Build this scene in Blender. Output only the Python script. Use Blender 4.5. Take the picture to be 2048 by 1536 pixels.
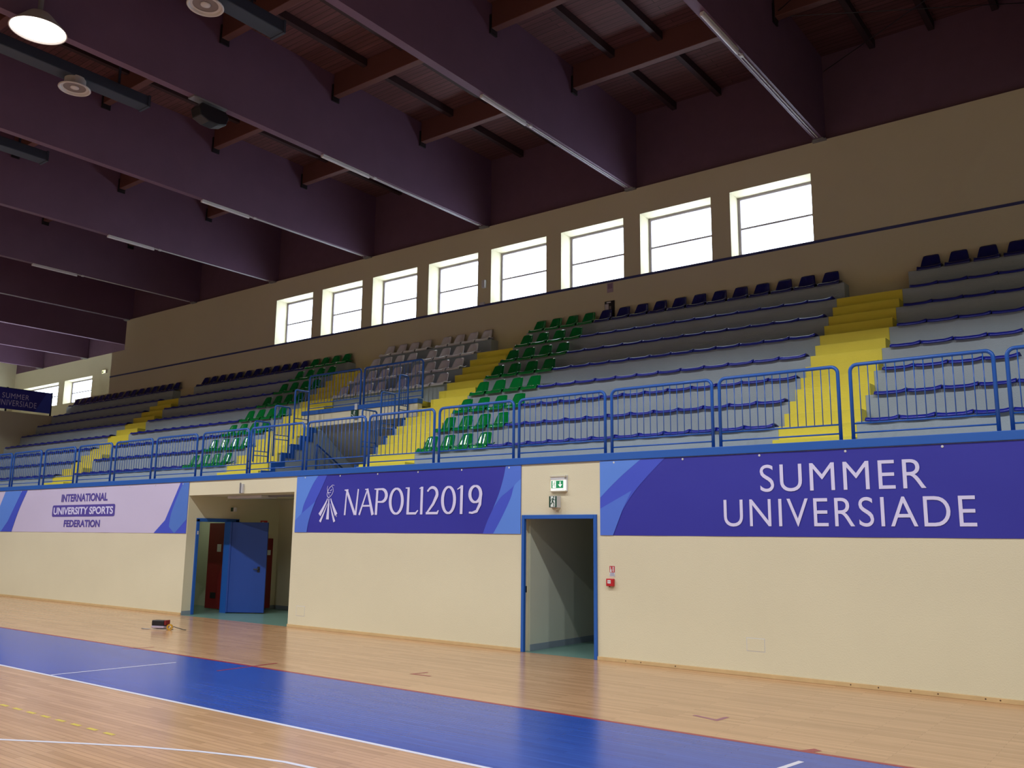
import bpy, bmesh, math, random
from mathutils import Vector, Matrix
from math import sin, cos, radians, pi

random.seed(7)
SC = bpy.context.scene
COL = SC.collection
for o in list(bpy.data.objects):
    bpy.data.objects.remove(o)

# ------------------------------------------------------------------ camera
F_PX, PITCH, YAW, ROLL = 1762.8, 9.870, -37.345, 0.610
CAM = Vector((0, -11.672, 1.789))
_p, _y, _r = radians(PITCH), radians(YAW), radians(ROLL)
FW = Vector((sin(_y)*cos(_p), cos(_y)*cos(_p), sin(_p)))
RT = Vector((cos(_y), -sin(_y), 0)); UP = RT.cross(FW)
R2 = RT*cos(_r)+UP*sin(_r); U2 = -RT*sin(_r)+UP*cos(_r)
cd = bpy.data.cameras.new('camera'); co = bpy.data.objects.new('camera', cd); COL.objects.link(co)
cd.sensor_width = 36; cd.lens = F_PX/2048*36; cd.clip_end = 200
m = Matrix((R2, U2, -FW)).transposed().to_4x4(); m.translation = CAM; co.matrix_world = m
SC.camera = co
def in_view(x, y, z, pad=30):
    v = Vector((x, y, z))-CAM; d = v.dot(FW)
    u = 1024+F_PX*v.dot(R2)/d; w = 768-F_PX*v.dot(U2)/d
    return -pad < u < 2048+pad and -pad < w < 1536+pad

# ------------------------------------------------------------------ world, exposure
W = bpy.data.worlds.new('sky'); SC.world = W; W.use_nodes = True
W.node_tree.nodes['Background'].inputs[0].default_value = (0.76, 0.87, 1.0, 1)
W.node_tree.nodes['Background'].inputs[1].default_value = 8.0
SC.view_settings.view_transform = 'Standard'; SC.view_settings.look = 'None'
SC.view_settings.exposure = 0.0; SC.view_settings.gamma = 1.0
try: SC.view_settings.use_curve_mapping = False
except Exception: pass
SPOT_W = 760      # each court lamp
SPOT_ANGLE = 136   # reflector cut-off, full cone in degrees
SPOT_COL = (0.965, 0.98, 1.0)

# ------------------------------------------------------------------ geometry constants (metres)
Y1, T, Z1, RISE = 1.449, 0.5456, 3.498, 0.46
Z0 = Z1-RISE                 # balcony walkway level
YB, ZT, ZS, ZW = 5.568, 9.857, 7.755, 9.207
W0, WP, WW = -22.693, 2.2024, 1.758
BEAM = [-5.293-4.4049*k for k in range(-3, 10)]
YN, YS = 8.5, -27.0          # recessed back wall, wall behind the camera
XW, XE = -47.8, 8.0
ZC = 11.75

# ------------------------------------------------------------------ materials
def lin(c):
    return tuple(((x/255)/12.92 if x/255 <= .04045 else ((x/255+.055)/1.055)**2.4) for x in c)+(1,)
def mat(name, c, rough=.6, var=0.0, scale=3.0, bump=0.0, bscale=40, metal=0, spec=.5, coat=0, emit=None, estr=0):
    mt = bpy.data.materials.new(name); mt.use_nodes = True
    nt = mt.node_tree; b = nt.nodes['Principled BSDF']
    b.inputs['Roughness'].default_value = rough; b.inputs['Metallic'].default_value = metal
    b.inputs['Specular IOR Level'].default_value = spec; b.inputs['Coat Weight'].default_value = coat
    b.inputs['Base Color'].default_value = lin(c)
    tc = nt.nodes.new('ShaderNodeTexCoord')
    if var:
        n = nt.nodes.new('ShaderNodeTexNoise'); n.inputs['Scale'].default_value = scale; n.inputs['Detail'].default_value = 6
        n.inputs['Roughness'].default_value = .6
        nt.links.new(tc.outputs['Object'], n.inputs['Vector'])
        r = nt.nodes.new('ShaderNodeMix'); r.data_type = 'RGBA'
        l = lin(c)
        r.inputs[6].default_value = tuple(x*(1-var) for x in l[:3])+(1,)
        r.inputs[7].default_value = tuple(min(1, x*(1+var)) for x in l[:3])+(1,)
        nt.links.new(n.outputs['Fac'], r.inputs[0]); nt.links.new(r.outputs[2], b.inputs['Base Color'])
    if bump:
        n2 = nt.nodes.new('ShaderNodeTexNoise'); n2.inputs['Scale'].default_value = bscale; n2.inputs['Detail'].default_value = 4
        nt.links.new(tc.outputs['Object'], n2.inputs['Vector'])
        bp = nt.nodes.new('ShaderNodeBump'); bp.inputs['Strength'].default_value = bump; bp.inputs['Distance'].default_value = .02
        nt.links.new(n2.outputs['Fac'], bp.inputs['Height']); nt.links.new(bp.outputs[0], b.inputs['Normal'])
    if emit:
        b.inputs['Emission Color'].default_value = lin(emit); b.inputs['Emission Strength'].default_value = estr
    return mt
def plank_mat(name, c1, c2, rough, length, width, rot=0.0, spec=.5, mortar=.004, coat=0, grain=.25, mort=(90, 60, 40), axis='XY'):
    mt = bpy.data.materials.new(name); mt.use_nodes = True
    nt = mt.node_tree; b = nt.nodes['Principled BSDF']; L = nt.links
    tc = nt.nodes.new('ShaderNodeTexCoord'); mp = nt.nodes.new('ShaderNodeMapping')
    mp.inputs['Rotation'].default_value = (pi/2 if axis == 'XZ' else 0, 0, rot)
    L.new(tc.outputs['Object'], mp.inputs[0])
    br = nt.nodes.new('ShaderNodeTexBrick'); br.inputs['Scale'].default_value = 1
    br.inputs['Brick Width'].default_value = length; br.inputs['Row Height'].default_value = width
    br.inputs['Mortar Size'].default_value = mortar; br.inputs['Bias'].default_value = 0
    br.inputs['Color1'].default_value = lin(c1); br.inputs['Color2'].default_value = lin(c2); br.inputs['Mortar'].default_value = lin(mort)
    br.offset = .37; L.new(mp.outputs[0], br.inputs['Vector'])
    mp2 = nt.nodes.new('ShaderNodeMapping'); mp2.inputs['Scale'].default_value = (1.2, 22, 22)
    L.new(mp.outputs[0], mp2.inputs[0])
    n = nt.nodes.new('ShaderNodeTexNoise'); n.inputs['Scale'].default_value = 1.0; n.inputs['Detail'].default_value = 6
    L.new(mp2.outputs[0], n.inputs['Vector'])
    mr = nt.nodes.new('ShaderNodeMapRange'); mr.inputs[1].default_value = .3; mr.inputs[2].default_value = .7
    mr.inputs[3].default_value = 1-grain; mr.inputs[4].default_value = 1+grain*.6; L.new(n.outputs['Fac'], mr.inputs[0])
    mx = nt.nodes.new('ShaderNodeVectorMath'); mx.operation = 'SCALE'
    L.new(br.outputs['Color'], mx.inputs[0]); L.new(mr.outputs[0], mx.inputs['Scale'])
    L.new(mx.outputs[0], b.inputs['Base Color'])
    b.inputs['Specular IOR Level'].default_value = spec
    b.inputs['Roughness'].default_value = rough; b.inputs['Coat Weight'].default_value = coat; b.inputs['Coat Roughness'].default_value = .12
    return mt
def glass_mat():
    mt = bpy.data.materials.new('window_glass'); mt.use_nodes = True; nt = mt.node_tree; nt.nodes.clear()
    o = nt.nodes.new('ShaderNodeOutputMaterial'); t = nt.nodes.new('ShaderNodeBsdfTransparent'); g = nt.nodes.new('ShaderNodeBsdfGlossy')
    t.inputs[0].default_value = (.97, .98, 1, 1); g.inputs['Roughness'].default_value = .05
    mx = nt.nodes.new('ShaderNodeMixShader'); mx.inputs[0].default_value = .06
    nt.links.new(t.outputs[0], mx.inputs[1]); nt.links.new(g.outputs[0], mx.inputs[2]); nt.links.new(mx.outputs[0], o.inputs[0])
    return mt
M = dict(
    wall=mat('cream_paint', (219, 211, 182), .75, .05, .7, .15, 60),
    upper=mat('ochre_paint', (210, 202, 172), .8, .05, .6, .15, 60),
    gwall=mat('passage_paint', (196, 200, 180), .7, .05, 1.5),
    grey=mat('grey_painted_concrete', (160, 172, 182), .75, .10, 2.2, .2, 50),
    yellow=mat('yellow_step_paint', (232, 216, 70), .6, .06, 3.0, .15, 40),
    blue=mat('blue_gloss_paint', (34, 92, 182), .3),
    blue2=mat('blue_door_paint', (34, 92, 178), .45, .06, 3),
    navytrim=mat('navy_trim', (60, 66, 120), .5),
    leafblue=mat('dark_blue_leaf_paint', (26, 66, 148), .45, .06, 3),
    teal=mat('teal_resin_floor', (104, 140, 128), .3, .15, 3),
    tile=mat('grey_blue_skirting', (134, 146, 156), .4, .1, 6),
    beam=mat('haze_tinted_glulam', (106, 77, 102), .6, .16, 1.6, .1, 20),  # red-brown timber with the purple lens haze mixed into its base colour
    purlin=mat('brown_purlin_timber', (96, 58, 54), .65, .15, 2),
    rafter=mat('dark_rafter_timber', (54, 34, 38), .7, .1, 2),
    lightwood=mat('pale_skirting_wood', (206, 176, 128), .5, .18, 5),
    steel=mat('grey_steel', (150, 150, 155), .45, 0, 1, 0, 1, .6),
    offwhite=mat('off_white_plastic', (205, 205, 208), .4),
    tube=mat('unlit_tube_glass', (215, 215, 222), .25),
    duct=mat('dark_slate_duct', (52, 60, 76), .5),
    dark=mat('black_plastic', (28, 26, 32), .4),
    fan=mat('grey_white_metal', (196, 192, 192), .45),
    fandark=mat('diffuser_slots', (128, 118, 118), .6),
    green=mat('green_plastic', (0, 128, 56), .12, coat=.3),
    navy=mat('navy_plastic', (26, 34, 112), .22, coat=.3),
    bluep=mat('blue_plastic', (26, 38, 156), .3),
    greyp=mat('grey_plastic', (222, 222, 230), .22, coat=.3),
    ban=mat('banner_indigo', (48, 48, 160), .5, .03, 1, .25, 3),
    ban2=mat('banner_mid_blue', (66, 84, 204), .5, .03, 1, .25, 3),
    ban3=mat('banner_light_blue', (92, 138, 228), .5, .03, 1, .25, 3),
    banw=mat('banner_white', (206, 196, 226), .5, .02, 1, .25, 3),
    banletter=mat('banner_lettering_white', (218, 214, 248), .5),
    banink=mat('banner_lettering_indigo', (84, 70, 160), .5),
    red=mat('fire_red', (190, 30, 40), .4),
    redd=mat('dark_red_door_paint', (120, 22, 28), .45, .12, 3),
    redline=mat('court_line_red', (150, 40, 56), .3), whiteline=mat('court_line_white', (218, 218, 232), .28),
    purpleline=mat('court_mark_purple', (150, 84, 112), .3), yellowline=mat('court_line_yellow', (214, 190, 80), .3),
    signgreen=mat('sign_green', (24, 110, 74), .4), signdark=mat('sign_dark_green', (20, 66, 50), .4), signwhite=mat('sign_white', (226, 232, 228), .4),
    paper=mat('paper', (210, 214, 216), .8),
    litwhite=mat('lit_sign_panel', (255, 255, 255), .5, emit=(255, 252, 235), estr=.55),
    litgreen=mat('lit_sign_green', (30, 140, 90), .5, emit=(20, 120, 80), estr=.35),
    litlamp=mat('lit_lamp_glass', (255, 255, 255), .5, emit=(255, 250, 240), estr=6),
    litexit=mat('lit_exit_yellow', (255, 250, 200), .5, emit=(255, 250, 190), estr=1.3),
    frame=mat('window_frame_grey', (150, 142, 150), .5),
    glass=glass_mat(),
    tapeyellow=mat('yellow_tape', (200, 150, 40), .5),
)
M['floor'] = plank_mat('maple_court_boards', (204, 162, 122), (184, 144, 106), .2, 1.1, .065, spec=.45, mort=(166, 130, 96), mortar=.003, grain=.10)
M['court'] = plank_mat('blue_court_paint', (40, 82, 178), (34, 74, 166), .22, 1.1, .065, spec=.4, mort=(32, 68, 154), mortar=.003, grain=.12)
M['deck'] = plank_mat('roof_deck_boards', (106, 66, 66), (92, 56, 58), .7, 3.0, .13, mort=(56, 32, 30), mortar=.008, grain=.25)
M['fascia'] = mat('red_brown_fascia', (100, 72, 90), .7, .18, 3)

# ------------------------------------------------------------------ mesh helpers
class MB:
    def __init__(s): s.v = []; s.f = []
    def add(s, vs, fs):
        n = len(s.v); s.v += [tuple(v) for v in vs]; s.f += [tuple(i+n for i in f) for f in fs]; return s
    def box(s, x0, x1, y0, y1, z0, z1):
        return s.add([(x, y, z) for x in (x0, x1) for y in (y0, y1) for z in (z0, z1)],
                     [(0, 1, 3, 2), (4, 6, 7, 5), (0, 4, 5, 1), (2, 3, 7, 6), (0, 2, 6, 4), (1, 5, 7, 3)])
    def prism(s, pts, axis, a, b):
        """extrude a 2-D polygon along an axis: axis 'x' pts=(y,z), 'y' pts=(x,z), 'z' pts=(x,y)"""
        def P(p, t): return {'x': (t, p[0], p[1]), 'y': (p[0], t, p[1]), 'z': (p[0], p[1], t)}[axis]
        n = len(pts); vs = [P(p, a) for p in pts]+[P(p, b) for p in pts]
        fs = [tuple(range(n)), tuple(range(2*n-1, n-1, -1))]+[(i, n+i, n+(i+1) % n, (i+1) % n) for i in range(n)]
        return s.add(vs, fs)
    def tube(s, path, r, n=10, caps=True):
        path = [Vector(p) for p in path]; rings = []
        t0 = (path[1]-path[0]).normalized()
        ref = Vector((0, 0, 1)) if abs(t0.z) < .9 else Vector((0, 1, 0))
        u = t0.cross(ref).normalized()
        for i, p in enumerate(path):
            a = (p-path[i-1]).normalized() if i else t0
            b = (path[i+1]-p).normalized() if i < len(path)-1 else a
            t = (a+b).normalized(); u = (u-t*u.dot(t)).normalized(); w = t.cross(u)
            k = 1/max(.5, t.dot(a))
            rings.append([p+(u*cos(2*pi*j/n)+w*sin(2*pi*j/n))*r*(k if 0 < i < len(path)-1 else 1) for j in range(n)])
        base = len(s.v)
        for q in rings: s.v += [tuple(v) for v in q]
        for i in range(len(path)-1):
            for j in range(n):
                s.f.append((base+i*n+j, base+i*n+(j+1) % n, base+(i+1)*n+(j+1) % n, base+(i+1)*n+j))
        if caps:
            s.f.append(tuple(base+j for j in range(n-1, -1, -1))); s.f.append(tuple(base+(len(path)-1)*n+j for j in range(n)))
        return s
    def lathe(s, prof, n=32, c=(0, 0, 0)):
        base = len(s.v)
        for r, z in prof:
            for j in range(n): s.v.append((c[0]+r*cos(2*pi*j/n), c[1]+r*sin(2*pi*j/n), c[2]+z))
        for i in range(len(prof)-1):
            for j in range(n):
                s.f.append((base+i*n+j, base+i*n+(j+1) % n, base+(i+1)*n+(j+1) % n, base+(i+1)*n+j))
        return s
    def build(s, name, m, parent=None, smooth=False, bevel=0, loc=None, recalc=True):
        me = bpy.data.meshes.new(name); me.from_pydata(s.v, [], s.f)
        if recalc:
            bm = bmesh.new(); bm.from_mesh(me); bmesh.ops.recalc_face_normals(bm, faces=bm.faces); bm.to_mesh(me); bm.free()
        if smooth:
            for p in me.polygons: p.use_smooth = True
            if smooth != 'all':
                try: me.set_sharp_from_angle(angle=radians(40))
                except Exception: pass
        me.materials.append(m)
        o = bpy.data.objects.new(name, me); COL.objects.link(o)
        if bevel:
            md = o.modifiers.new('bevel', 'BEVEL'); md.width = bevel; md.segments = 2; md.limit_method = 'ANGLE'
        if parent: o.parent = parent
        if loc: o.location = loc
        return o
def tag(o, label, cat, group=None, kind=None):
    if label: o['label'] = label
    if cat: o['category'] = cat
    if group: o['group'] = group
    if kind: o['kind'] = kind
    return o
def empty(name, loc, label, cat, group=None, rz=0):
    o = bpy.data.objects.new(name, None); COL.objects.link(o); o.location = loc; o.rotation_euler.z = rz
    o.empty_display_size = .2
    return tag(o, label, cat, group)
def struct(o): o['kind'] = 'structure'; return o
def dup(root, loc, label, name=None, group=None):
    r = root.copy(); COL.objects.link(r); r.location = loc; r['label'] = label
    if name: r.name = name
    if group: r['group'] = group
    for ch in list(root.children):
        c = ch.copy(); COL.objects.link(c); c.parent = r
        for g in ch.children:
            d = g.copy(); COL.objects.link(d); d.parent = c
    return r
ORD = ['zeroth', 'first', 'second', 'third', 'fourth', 'fifth', 'sixth', 'seventh', 'eighth', 'ninth', 'tenth', 'eleventh', 'twelfth',
       'thirteenth', 'fourteenth', 'fifteenth', 'sixteenth', 'seventeenth', 'eighteenth', 'nineteenth', 'twentieth']

def grid_wall(mb, xs, zs, y0, y1, holes, axis='y'):
    """slab between y0 and y1 made of cells xs x zs, leaving out the cells listed in holes"""
    def P(x, y, z): return (x, y, z) if axis == 'y' else (y, x, z)
    nx, nz = len(xs)-1, len(zs)-1
    solid = lambda i, j: 0 <= i < nx and 0 <= j < nz and (i, j) not in holes
    for i in range(nx):
        for j in range(nz):
            if not solid(i, j): continue
            a, b, c, d = xs[i], xs[i+1], zs[j], zs[j+1]
            mb.add([P(a, y0, c), P(b, y0, c), P(b, y0, d), P(a, y0, d)], [(0, 1, 2, 3)])
            mb.add([P(a, y1, c), P(b, y1, c), P(b, y1, d), P(a, y1, d)], [(3, 2, 1, 0)])
            for (ii, jj, q) in ((i-1, j, ((a, c), (a, d))), (i+1, j, ((b, d), (b, c))), (i, j-1, ((b, c), (a, c))), (i, j+1, ((a, d), (b, d)))):
                if not solid(ii, jj):
                    (p, r), (s_, t_) = q
                    mb.add([P(p, y0, r), P(s_, y0, t_), P(s_, y1, t_), P(p, y1, r)], [(0, 1, 2, 3)])
    return mb
def weld(o):
    bm = bmesh.new(); bm.from_mesh(o.data); bmesh.ops.remove_doubles(bm, verts=bm.verts, dist=1e-4)
    bmesh.ops.recalc_face_normals(bm, faces=bm.faces); bm.to_mesh(o.data); bm.free(); return o

# ================================================================== LARGE STRUCTURE
# floor
fl = struct(MB().box(XW, XE, YS, 0.0, -.2, 0).build('floor', M['floor']))
fl2 = struct(MB().box(-22, -6, 0.0, 5.6, -.2, 0).build('floor', M['teal']))
# ceiling deck
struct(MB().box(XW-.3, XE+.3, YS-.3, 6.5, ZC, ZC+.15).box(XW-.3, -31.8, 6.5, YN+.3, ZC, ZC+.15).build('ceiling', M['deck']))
# outer walls
struct(MB().box(XE, XE+.3, YS, 6.02, -.2, ZC).build('wall_right', M['gwall']))
struct(MB().box(XW-.3, XW, YS, YN+.45, -.2, ZC).build('wall_left', M['upper']))
struct(MB().box(XW, XE, YS-.3, YS, -.2, ZC).build('wall_rear', M['gwall']))
# balcony front wall with the alcove and the door opening
AX0, AX1, AZ = -18.14, -14.44, 2.655
DX0, DX1, DZ = -8.66, -7.235, 2.15
xs = [XW, AX0, AX1, DX0, DX1, XE]; zs = [0, DZ, AZ, 2.968]
weld(struct(grid_wall(MB(), xs, zs, 0.0, .16, {(1, 0), (1, 1), (3, 0)}).build('wall_front', M['wall'])))
# alcove shell: side walls (left one holds the side door), rear wall, soffit
SD0, SD1, SDZ = .28, 1.31, 2.13
weld(struct(grid_wall(MB(), [0.16, SD0, SD1, 2.55], [0, SDZ, AZ], AX0, AX0-.12, {(1, 0)}, 'x').build('wall_alcove_left', M['wall'])))
struct(MB().box(AX1, AX1+.12, .16, 2.55, 0, AZ).build('wall_alcove_right', M['wall']))
struct(MB().box(AX0-.12, AX1+.12, 2.55, 2.67, 0, AZ).build('wall_alcove_rear', M['wall']))
struct(MB().box(AX0-3.6, AX1+.12, .16, 2.67, AZ, AZ+.1).build('ceiling', M['wall']))
# room behind the side door
struct(MB().box(AX0-3.7, AX0-3.6, .16, 2.0, 0, AZ).box(AX0-3.6, AX0-.12, 1.9, 2.0, 0, AZ).build('wall_side_room', M['gwall']))
# corridor behind the open doorway
struct(MB().box(DX0-.06, DX0+.045, .16, 5.2, 0, 2.6).box(DX1-.045, DX1+.06, .16, 5.2, 0, 2.6).box(DX0-.06, DX1+.06, 5.2, 5.3, 0, 2.6).build('wall_corridor', M['gwall']))
struct(MB().box(DX0-.06, DX1+.06, .16, 5.3, 2.6, 2.66).build('ceiling', M['gwall']))
struct(MB().box(DX0+.045, DX0+.057, .16, 5.2, 0, .10).build('baseboard_corridor', M['tile']))
struct(MB().box(AX0, AX0+.012, .0, SD0-.04, 0, .09).box(AX0, AX0+.012, SD1+.06, 2.55, 0, .09).box(AX0+.012, AX1, 2.538, 2.55, 0, .09).build('baseboard_alcove', M['tile']))
# wooden skirting boards along the court
struct(MB().box(XW, AX0-.0, -.022, 0, 0, .055).build('baseboard_left', M['lightwood'], bevel=.004))
struct(MB().box(AX1, DX0, -.022, 0, 0, .055).build('baseboard_middle', M['lightwood'], bevel=.004))
bb = struct(MB().box(DX1, XE, -.022, 0, 0, .055).build('baseboard_right', M['lightwood'], bevel=.004))
kn = MB()
for x in (-6.75, -6.5, -5.95, -3.55, -3.22, -2.85, -2.55, -2.05, -1.9):
    kn.lathe([(0.0, -.024), (random.uniform(.006, .011), -.024), (.009, -.0225)], 10)
    for i in range(len(kn.v)-30, len(kn.v)):
        a = kn.v[i]; kn.v[i] = (x+a[0], a[2], .03+a[1])
kn.build('knot', mat('wood_knot', (84, 56, 38), .6), bb)
# flush access panels in the front wall (plaster hatches)
for i, (a, b, c, d) in enumerate(((-4.89, -4.65, .33, .49), (-14.19, -13.95, .23, .41))):
    o = MB().box(a, b, -.004, 0, c, d).build('access_hatch', M['wall'], bevel=.002)
    MB().box(a-.008, b+.008, -.0015, 0, c-.008, d+.008).build('hatch_frame', M['fandark'] if 0 else M['offwhite'], o)
    tag(o, ['small cream access hatch low on the wall below the long lettered banner', 'small cream access hatch low on the wall beside the recessed entrance'][i], 'hatch')
# blue kerb beam on top of the front wall + walkway
struct(MB().box(XW, XE, -.03, .16, 2.968, 3.081).build('trim_1', M['blue2'], bevel=.006))
struct(MB().box(-35.3, XE, .16, Y1+.1, Z0-.2, Z0).box(-17.15, -13.95, Y1+.1, 2.6, Z0-.2, Z0).build('floor', M['grey']))

# back wall with eight windows
xs = [-31.8]; holes = set()
for i in range(8): xs += [W0+WP*i, W0+WP*i+WW]
xs.append(XE); zs = [-.2, ZS, ZW, ZT]
for i in range(8): holes.add((1+2*i, 1))
weld(struct(grid_wall(MB(), xs, zs, YB, YB+.5, holes).build('wall_back', M['upper'])))
struct(MB().box(-32.7, -31.8, YB, YB+.5, -.2, 8.69).box(-35.3, -32.7, YB, YB+.3, -.2, 7.08).build('wall_back_stub', M['upper']))
struct(MB().box(XW, -35.3, YB, YB+.3, 0, 5.4).build('wall_back_low', M['upper']))
struct(MB().box(-32.1, -31.8, YB+.5, YN, 2.6, ZC).build('wall_jog', M['upper']))
struct(MB().box(XW, -31.8, YB+.5, YN+.45, 5.28, 5.4).box(XW, -32.7, YB+.3, YB+.5, 5.28, 5.4).build('floor', M['grey']))
xs2 = [XW, -46.7, -43.03, -42.45, -39.85, -31.8]
weld(struct(grid_wall(MB(), xs2, [2.6, 7.85, 8.97, ZT], YN, YN+.45, {(1, 1), (3, 1)}).build('wall_back_recessed', M['upper'])))
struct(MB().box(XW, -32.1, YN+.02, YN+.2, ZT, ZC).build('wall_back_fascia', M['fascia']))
# timber fascia above the back wall
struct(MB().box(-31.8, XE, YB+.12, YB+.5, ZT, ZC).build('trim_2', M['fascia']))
# dark blue moulding along the sill line
tr = MB()
tr.box(-32.7, XE, YB-.022, YB, ZS-.055, ZS)
struct(tr.build('trim_3', M['navytrim'], bevel=.004))
# end parapet wall that closes the stands on the left
struct(MB().box(-35.5, -35.3, .16, YB, 0, 6.3).build('wall_end', M['upper']))

# windows
def window(n, x0, x1, z0, z1, yf):
    fw_, g = .06, yf
    f = MB()
    f.box(x0, x0+fw_, g, g+.05, z0, z1).box(x1-fw_, x1, g, g+.05, z0, z1)
    f.box(x0+fw_, x1-fw_, g, g+.05, z0, z0+fw_*.7).box(x0+fw_, x1-fw_, g, g+.05, z1-fw_, z1)
    o = struct(f.build('window_%d' % n, M['frame'], bevel=.004))
    zm = z0+(z1-z0)*.5
    MB().box(x0+fw_, x1-fw_, g+.005, g+.045, zm-.02, zm+.02).build('glazing_bar', M['frame'], o)
    MB().box(x0+fw_, x1-fw_, g+.022, g+.028, z0+fw_*.7, zm-.014).build('pane', M['glass'], o)
    MB().box(x0+fw_, x1-fw_, g+.022, g+.028, zm+.014, z1-fw_).build('pane', M['glass'], o)
for i in range(8): window(i+1, W0+WP*i, W0+WP*i+WW, ZS, ZW, YB+.42)
window(9, -42.45, -39.85, 7.85, 8.97, YN+.38); window(10, -46.7, -43.03, 7.85, 8.97, YN+.38)

# ================================================================== ROOF TIMBERS
SHOE = MB().box(-.13, .13, -.16, .1, -.045, .0).box(-.16, .16, -.02, .1, -.02, 0)
for k, x in enumerate(BEAM):
    yend = YB+.12 if x > -31.75 else YN
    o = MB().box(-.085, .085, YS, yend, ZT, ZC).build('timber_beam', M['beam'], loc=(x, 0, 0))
    n = k-1
    lab = ('red-brown laminated roof beam, %s from the right of those landing on the window wall' % ORD[n-1]) if 2 <= n <= 8 else \
          ('red-brown laminated roof beam overhead, %s one right of the window row' % ORD[3-n] if n < 2 else 'red-brown laminated roof beam over the far recessed corner, %s one past the step' % ORD[n-8])
    tag(o, lab, 'beam', 'timber roof beams')
    s = MB().box(-.14, .14, yend-.2, yend+.0, ZT-.03, ZT-.001).box(-.11, .11, yend-.26, yend-.02, ZT-.018, ZT-.001).build('beam_shoe', M['steel'], o)
    for y in (.2, 2.98, -2.62):
        if -31 < x: MB().box(.087, .125, y-.1, y+.1, 11.12, 11.5).build('joist_hanger', M['dark'], o)
PUR_Y = (-8.26, -5.44, -2.62, .2, 2.98)
for k in range(1, 9):
    xa, xb = BEAM[k]+.125, BEAM[k-1]-.085
    bay = 'bay %s from the right' % ORD[k]
    bayname = ['', 'above the right edge', 'right of the windows', 'over the nearest windows', 'over the third window', 'over the fifth window',
               'over the farthest windows', 'beyond the farthest window', 'at the far wall step'][k]
    for j, y in enumerate(PUR_Y):
        if not any(in_view(xx, y, 11.3) for xx in (xa, (xa+xb)/2, xb)): continue
        o = MB().box(xa, xb, y-.08, y+.08, 11.22, ZC-.001).build('roof_purlin', M['purlin'], bevel=.01)
        tag(o, 'brown cross purlin %s, %s from the back wall' % (bayname, ORD[len(PUR_Y)-j]), 'purlin', 'cross purlins between the roof beams')
    ys = list(PUR_Y)+[YB+.12]
    for j in range(len(ys)-1):
        for q in (1, 2, 3):
            x = BEAM[k-1]-1.1012*q
            if not (in_view(x, ys[j]+.1, 11.65) or in_view(x, ys[j+1], 11.65)): continue
            o = MB().box(x-.055, x+.055, ys[j]+.082, ys[j+1]-(.082 if j < len(ys)-2 else .002), 11.58, ZC-.001).build('roof_rafter', M['rafter'])
            tag(o, 'slim dark rafter %s, %s of three, %s from back wall' % (bayname, ORD[q], ORD[len(ys)-1-j]), 'rafter', 'slim rafters under the roof boards')
    if k in (2, 3):
        n_ = 0
        for (ya, yb) in ((.2, 2.98), (2.98, YB)):
            for sgn in (0, 1):
                p = (xa, ya+.1, 11.3) if sgn == 0 else (xa, yb-.05, 11.27); q_ = (xb, yb-.05, 11.3) if sgn == 0 else (xb, ya+.1, 11.33)
                p = (p[0]+.03, p[1], p[2]+.04*sgn); q_ = (q_[0]-.03, q_[1], q_[2]+.04*sgn); o = MB().tube([p, q_], .008, 5).build('bracing_cable', M['dark']); n_ += 1
                tag(o, 'thin dark bracing cable %s, %s from the court' % (bayname, ORD[n_]), 'cable', 'bracing cables')

# fluorescent battens under the beams
def make_tube():
    r = empty('tube_light', (0, 0, 0), 'x', 'light fitting', 'unlit tube lights under the beams')
    MB().box(-.035, .035, .02, 1.36, -.03, 0).build('batten', M['offwhite'], r, bevel=.004)
    MB().tube([(0, .0, -.052), (0, 1.38, -.052)], .032, 12).build('tube_cover', M['tube'], r, smooth=True)
    MB().box(-.03, .03, 1.52, 1.60, -.04, 0).build('junction_box', M['offwhite'], r, bevel=.004)
    MB().tube([(0, 1.38, -.012), (0, 5.38, -.012)], .011, 8).build('conduit', M['offwhite'], r, smooth=True)
    MB().tube([(-.05, 1.45, -.012), (-.05, 5.36, -.012)], .007, 6).build('cable', M['offwhite'], r, smooth=True)
    return r
tl = None
for i, x in enumerate(BEAM[3:9]):
    lab = 'unlit white tube light under a roof beam, %s from the right' % ORD[i+1]
    if tl is None: tl = make_tube(); tl.location = (x+.02, -.03, ZT-.001); tl['label'] = lab
    else: dup(tl, (x+.02, -.03, ZT-.001), lab)

# air ducts with a round diffuser each
def make_duct(with_diffuser=True):
    r = empty('air_duct', (0, 0, 0), 'x', 'air duct', 'slate air ducts between the beams')
    MB().box(-.17, .17, -14, 0, 0, .22).build('duct_body', M['duct'], r, bevel=.015)
    MB().box(-.185, .185, -.05, .0, -.015, .235).build('end_flange', M['duct'], r, bevel=.005)
    for y in (-.6, -4): MB().box(-.02, .02, y-.02, y+.02, .22, ZC-10.385).build('hanger', M['duct'], r)
    d = MB().lathe([(.19, 0.02), (.19, -.13), (.2, -.15), (.285, -.17), (.29, -.185), (.28, -.2), (.255, -.195), (.24, -.165), (.2, -.16)], 40).build('diffuser', M['fan'], r, smooth=True)
    d.location = (0, -1.45, 0)
    c = MB().lathe([(0, -.178), (.055, -.18), (.075, -.17), (.08, -.155)], 28).build('diffuser_hub', M['fan'], d, smooth=True)
    MB().lathe([(.075, -.15), (.24, -.155)], 40).build('diffuser_slots', M['fandark'], d)
    return r
du = make_duct(); du.location = (-11.85, -2.95, 10.36)
du['label'] = 'dark slate air duct with round white diffuser, nearest one at the top'
dup(du, (-16.28, -2.85, 10.38), 'dark slate air duct with round white diffuser, below and behind the lit lamp')
dup(du, (-20.7, -2.8, 10.38), 'dark slate air duct, farthest left one, cut by the picture edge')

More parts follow.
